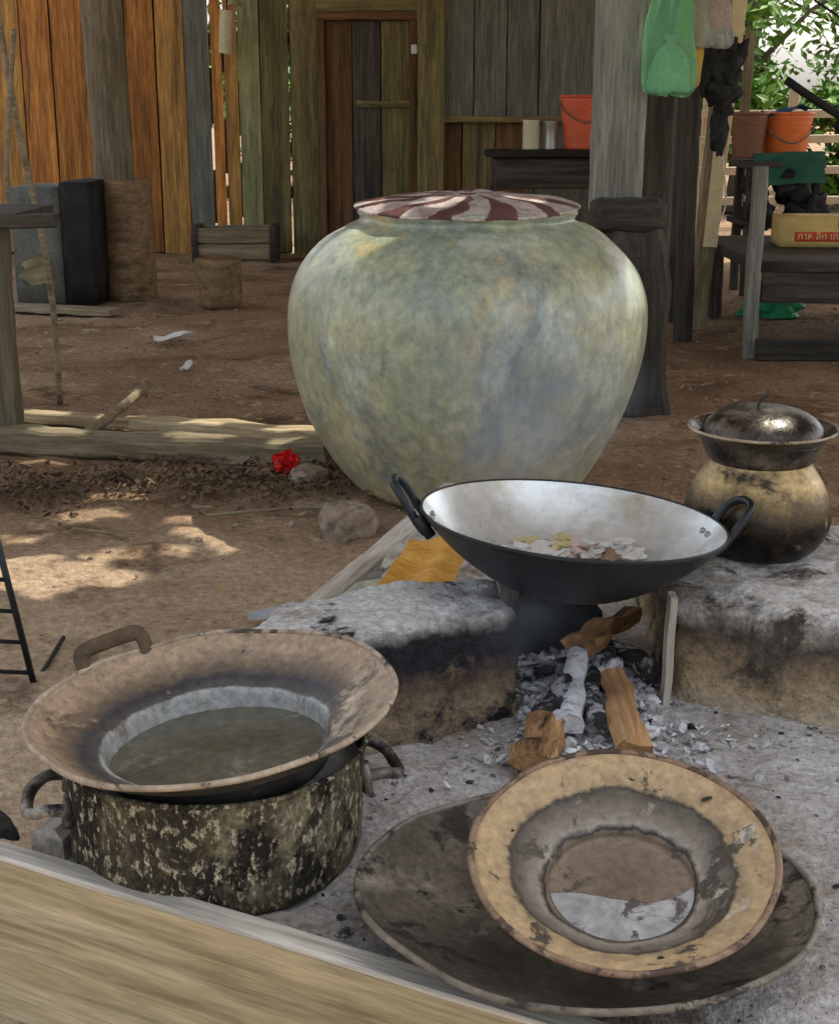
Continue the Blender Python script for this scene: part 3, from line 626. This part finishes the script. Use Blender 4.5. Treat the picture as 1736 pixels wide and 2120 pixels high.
bag('clear_plastic_bag',(1.10,5.6,1.38),.16,.24,film('clear_film',(.62,.66,.62),.7),3,.5,.3)
bag('orange_plastic_bag',(1.17,5.8,1.46),.08,.20,film('orange_film',(.8,.25,.08),.3),4)
it=[(1.18+random.uniform(-.05,.06),5.8+random.uniform(-.03,.03),1.30+random.uniform(-.09,.10),.04,.035,.07) for _ in range(14)]+[(1.22+random.uniform(-.02,.02),5.88,1.12+random.uniform(-.10,.10),.025,.025,.06) for _ in range(8)]
chunks('hanging_black_cloth',it,plain('black_cloth',(.022,.024,.024),.8),3,.9,None,True)
tube('hanging_line',[(.80,5.6,1.72),(1.1,5.8,1.63),(1.3,6.0,1.68),(2.6,7.5,2.2)],.006,M_black,5)
tube('hanging_rope',[(1.22,5.9,1.05),(1.26,5.9,.8),(1.24,5.92,.7)],.004,M_rail,5)
# ------------------------------------------------------------- right bench, bucket stand, carton
bn=empty('low_bench')
beam('upright',(1.575,6.66,0),(1.575,6.66,.90),.065,.05,M_pgrey,parent=bn)
rbox('seat',2.2,1.5,.06,(2.70,7.45,.40),M_dkwood,0,.05,.003,parent=bn)
beam('apron',(1.62,6.68,.34),(3.8,6.68,.34),.03,.14,M_dkwood,parent=bn)
beam('foot_rail',(1.6,6.60,.06),(3.8,6.60,.06),.05,.10,M_dkwood,parent=bn)
beam('leg_back',(1.7,8.1,0),(1.7,8.1,.4),.07,.07,M_dkwood,parent=bn)
ct=empty('cardboard_carton',(2.14,7.55,.462),(0,0,-.06))
M_cart=plain('yellow_carton',(.68,.50,.18),.7); M_ink=plain('red_ink',(.65,.08,.02),.6); M_blue=plain('blue_ink',(.08,.14,.45),.6)
def lbox(nm,x,y,z,sx,sy,sz,m):
    c=[(x-sx/2,y-sy/2),(x+sx/2,y-sy/2),(x+sx/2,y+sy/2),(x-sx/2,y+sy/2)]
    return rblock(nm,c,z,z+sz,m,.02,.0005,9,3,parent=ct)
lbox('box',0,0,0,.50,.3,.155,M_cart)
lbox('red_panel',.12,-.150,.105,.16,.004,.038,M_ink); lbox('ink_patch',-.06,-.150,.03,.24,.004,.05,M_ink)
lathe('round_mark',[(0,.004),(.034,.004),(.034,0)],M_blue,seg=28,sm=1,loc=(.155,-.153,.06),rot=(math.radians(90),0,0),parent=ct)
lathe('round_mark_ring',[(.018,.006),(.026,.006)],M_white,seg=28,sm=1,loc=(.155,-.153,.06),rot=(math.radians(90),0,0),parent=ct)
tx=D.curves.new('label_text','FONT'); tx.body='กาห ลิก เก'; tx.size=.05; tx.align_x='CENTER'; tx.extrude=.001
to=D.objects.new('label_text',tx); S.collection.objects.link(to); to.data.materials.append(plain('cream_ink',(.8,.7,.4))); to.location=(-.06,-.1555,.042); to.rotation_euler=(math.radians(90),0,0); to.parent=ct
sd=empty('bucket_stand')
rbox('top',.55,.4,.05,(2.28,9.2,.80),M_dkwood,0,.1,.005,parent=sd)
for x in(2.08,2.5):
    for y in(9.05,9.35): beam('leg',(x,y,0),(x,y,.8),.05,.05,M_dkwood,parent=sd)
rbox('shelf',.55,.4,.04,(2.28,9.2,.45),M_dkwood,0,.1,.005,parent=sd)
bucket('orange_bucket',(2.32,9.2,.86),.16,.27,plain('orange_plastic',(.80,.20,.05),.4))
bucket('brown_bucket',(2.06,9.1,.86),.11,.27,plain('brown_plastic',(.22,.10,.06),.5),False)
gc=sheet('green_cloth',2.3,8.98,.80,.44,.20,0,plain('green_fabric',(.03,.12,.08),.8),.05,None,8); gc.rotation_euler=(math.radians(75),0,0)
sheet('blue_cloth',2.30,9.15,1.14,.28,.2,.2,plain('blue_fabric',(.04,.15,.35),.8),.04)
it=[(2.28+random.uniform(-.17,.17),9.05+random.uniform(-.1,.1),.56+random.uniform(-.08,.14),.09,.08,.08) for _ in range(10)]
chunks('dark_kitchen_bundle',it,M_black,3,.9,None,True)
it=[(3.05+random.uniform(-.15,.15),9.8,.95+random.uniform(-.25,.3),.12,.08,.12) for _ in range(9)]
chunks('hanging_dark_clothes',it,M_black,3,.9,None,True)
tube('dark_pole',[(1.50,6.0,1.27),(1.66,6.0,1.17),(2.0,6.0,.98)],.018,M_black,7,sm=2)
tube('dark_branch',[(1.55,7.8,2.1),(2.0,7.8,1.75),(2.6,7.6,1.35)],.006,M_black,6)
bag('green_plastic_scrap',(2.05,8.15,.0),.34,.12,film('green_film2',(.08,.50,.24),.2),7,1.0,.5)
beam('fence_post',(2.35,10.5,0),(2.35,10.5,1.7),.07,.07,M_post,sides=8,jit=.01)
fn=empty('rail_fence')
M_fence=plain('fence_wood',(.45,.38,.27),.8)
for z in(.25,.55,.85,1.1): beam('rail',(1.8,14.5,z),(7,14.7,z+.05),.05,.08,M_fence,parent=fn)
for i in range(7): beam('post',(2.0+i*.85,14.6,0),(2.0+i*.85+.04,14.6,1.35),.09,.09,M_fence,parent=fn)
# ------------------------------------------------------------- unseen roof sheet added to shade the yard, holes cut for sun patches
sun_el=math.radians(58);sun_az=math.radians(45)
k=math.cos(sun_el)/math.sin(sun_el); kx=k*math.sin(sun_az);ky=k*math.cos(sun_az); RZ=3.4
holes=[(-1.02,3.46,.0,.17,.10),(-.95,3.34,0,.10,.06),(-.83,3.58,0,.08,.05),(-.81,3.42,0,.11,.06),(-.60,3.80,0,.10,.08),(-.50,3.70,0,.07,.06),(-.66,3.64,0,.05,.04),(-.62,3.95,0,.12,.045),(-.97,3.98,0,.11,.055),(-.90,4.18,0,.14,.045),(-.72,4.10,0,.06,.04),(-1.12,3.75,0,.06,.04),
 (-1.42,5.18,.04,.12,.06),(-1.12,5.15,.05,.08,.05),(-.72,5.0,.05,.16,.05),(-.38,4.88,.05,.16,.07),(-1.25,4.72,.09,.10,.05),(-.75,4.64,.09,.12,.05),(-.42,4.58,.09,.12,.05),(.05,4.2,.88,.09,.05),(.30,4.3,.88,.07,.04),(.64,4.12,.60,.09,.10),(.55,2.28,.55,.05,.04)]
hp=[(x+(RZ-z)*kx,y+(RZ-z)*ky,a,b) for x,y,z,a,b in holes]
cs=.04; X0,X1,Y0,Y1=-2.4,6.4,1.85,12.7
nxr=int((X1-X0)/cs);nyr=int((Y1-Y0)/cs)
v=[(X0+i*cs,Y0+j*cs,RZ+.03*nz(i*cs,j*cs,0,1,2)) for j in range(nyr+1) for i in range(nxr+1)]
f=[]
for j in range(nyr):
    for i in range(nxr):
        x=X0+(i+.5)*cs;y=Y0+(j+.5)*cs
        if any(abs(x-h[0])<.3 and abs(y-h[1])<.3 and ((x-h[0])/h[2])**2+((y-h[1])/h[3])**2<1+.7*nz(x,y,0,9,5) for h in hp): continue
        if y<Y0+.12+.15*nz(x,0,0,5,1): continue
        a=j*(nxr+1)+i; f.append((a,a+1,a+nxr+2,a+nxr+1))
obj('unseen_shade_roof',v,f,mat('shade_roof_thatch',[(0,(.26,.21,.14)),(1,(.45,.38,.27))],nscale=3,stretch=(1,8,1),rough=.95,rand=False),False)
# ------------------------------------------------------------- trees outside
M_leafA=mat('foliage',[(0,(.06,.14,.02)),(1,(.18,.34,.05))],nscale=1.5,rough=.6,bump=0,fine=.3,rand=False)
M_bark=mat('bark',[(0,(.05,.04,.03)),(1,(.14,.11,.08))],nscale=6,stretch=(1,1,.3),rough=.95)
def tree(nm,x,y,h,R,nl,seed,low=.35):
    random.seed(seed); e=empty(nm,(x,y,0))
    tube('trunk',[(0,0,0),(.1,.05,h*.35),(-.05,.1,h*.8)],[.16,.05],M_bark,8,parent=e)
    cl=[]
    for i in range(16):
        a=random.uniform(0,6.28);r=R*random.uniform(.2,.95);z=h*random.uniform(low,1)
        c=(r*math.cos(a),r*math.sin(a),z);cl.append((c,random.uniform(.35,.8)*R*.5))
        tube('limb',[(0,0,h*.3+random.random()*h*.2),(c[0]*.5,c[1]*.5,z*.85),c],[.05,.01],M_bark,5,parent=e,sm=2)
    v=[];f=[]
    for i in range(nl):
        c,cr=random.choice(cl); d=Vector((random.gauss(0,1),random.gauss(0,1),random.gauss(0,.8)))*cr*.55
        p=Vector(c)+d; Rm=Euler((random.uniform(-1,1),random.uniform(-1,1),random.uniform(0,6.3))).to_matrix(); s=random.uniform(.05,.12);b=len(v)
        for q in((-1,0,0),(0,.45,.1),(1,0,0),(0,-.45,.1)): v.append(p+Rm@Vector(q)*s)
        f.append((b,b+1,b+2,b+3))
    obj('leaves',v,f,M_leafA,False,parent=e)
tree('tree',4.2,19,4.5,2.0,6500,1,.15);tree('tree',7.2,22,5,2.4,7000,2,.15);tree('tree',3.0,24,4.2,2.2,5000,3,.1)
tree('tree',-1.5,20,5,2.6,7000,4,.1);tree('tree',-5,21,5,2.6,7000,5,.1);tree('tree',.8,26,6,3,7000,6,.05)
tree('shrub',3.6,16.5,1.5,.9,4000,7,.1);tree('shrub',5.4,17,1.3,.9,4000,8,.1)
# ------------------------------------------------------------- light, world, camera
W=D.worlds.new('World'); S.world=W; W.use_nodes=True; nt=W.node_tree
sk=nt.nodes.new('ShaderNodeTexSky'); sk.sky_type='NISHITA'; sk.sun_disc=False; sk.sun_elevation=sun_el; sk.sun_rotation=sun_az; sk.dust_density=4; sk.air_density=1; sk.ozone_density=.5
hs=nt.nodes.new('ShaderNodeHueSaturation'); hs.inputs['Saturation'].default_value=.32; hs.inputs['Value'].default_value=2.15
nt.links.new(sk.outputs[0],hs.inputs['Color']); nt.links.new(hs.outputs[0],nt.nodes['Background'].inputs[0]); nt.nodes['Background'].inputs[1].default_value=.15
sl=D.lights.new('sun','SUN'); sl.energy=5; sl.angle=math.radians(.5); sl.color=(1,.93,.80)
so=D.objects.new('sun',sl); S.collection.objects.link(so)
s=Vector((math.cos(sun_el)*math.sin(sun_az),math.cos(sun_el)*math.cos(sun_az),math.sin(sun_el)))
so.rotation_euler=s.to_track_quat('Z','Y').to_euler(); so.location=(5,5,10)
# ------------------------------------------------------------- thin wood smoke: soft-edged puffs over the fire
sm=D.materials.new('wood_smoke'); sm.use_nodes=True; nt=sm.node_tree; nt.nodes.remove(nt.nodes['Principled BSDF']); L=nt.links.new
pv=nt.nodes.new('ShaderNodeVolumePrincipled'); pv.inputs['Color'].default_value=(.80,.88,1,1); pv.inputs['Anisotropy'].default_value=.2
tc=nt.nodes.new('ShaderNodeTexCoord'); no=nt.nodes.new('ShaderNodeTexNoise'); no.inputs['Scale'].default_value=1.8; no.inputs['Detail'].default_value=2; no.inputs['Distortion'].default_value=.6
L(tc.outputs['Object'],no.inputs['Vector'])
mr=nt.nodes.new('ShaderNodeMapRange'); mr.inputs[1].default_value=.40; mr.inputs[2].default_value=.75; mr.inputs[3].default_value=0; mr.inputs[4].default_value=3.2
ln=nt.nodes.new('ShaderNodeVectorMath'); ln.operation='LENGTH'; L(tc.outputs['Object'],ln.inputs[0])
fo=nt.nodes.new('ShaderNodeMapRange'); fo.interpolation_type='SMOOTHSTEP'; fo.inputs[1].default_value=.98; fo.inputs[2].default_value=.1; L(ln.outputs['Value'],fo.inputs[0])
mm=nt.nodes.new('ShaderNodeMath'); mm.operation='MULTIPLY'
L(no.outputs['Fac'],mr.inputs[0]); L(mr.outputs[0],mm.inputs[0]); L(fo.outputs[0],mm.inputs[1]); L(mm.outputs[0],pv.inputs['Density']); L(pv.outputs[0],nt.nodes['Material Output'].inputs['Volume'])
se=empty('smoke')
bm=bmesh.new(); bmesh.ops.create_icosphere(bm,subdivisions=3,radius=1); sv=[tuple(x.co) for x in bm.verts]; sf=[[q.index for q in x.verts] for x in bm.faces]; bm.free()
for i,(lc,sc) in enumerate([((.16,2.02,.43),(.14,.16,.18)),((.25,2.55,.62),(.26,.22,.22)),((.22,3.20,.52),(.34,.28,.36))]):
    o=obj('puff',sv,sf,sm,True,lc,(0,0,i*.7),se); o.scale=sc
cd=D.cameras.new('camera'); co=D.objects.new('camera',cd); S.collection.objects.link(co)
co.location=(0,0,1.15); co.rotation_euler=(math.radians(74),0,0)
cd.sensor_fit='VERTICAL'; cd.sensor_height=36; cd.sensor_width=36; cd.lens=36*2900/2120; cd.clip_end=1000; cd.clip_start=.05
S.camera=co
S.view_settings.view_transform='Standard'; S.view_settings.look='None'; S.view_settings.exposure=0
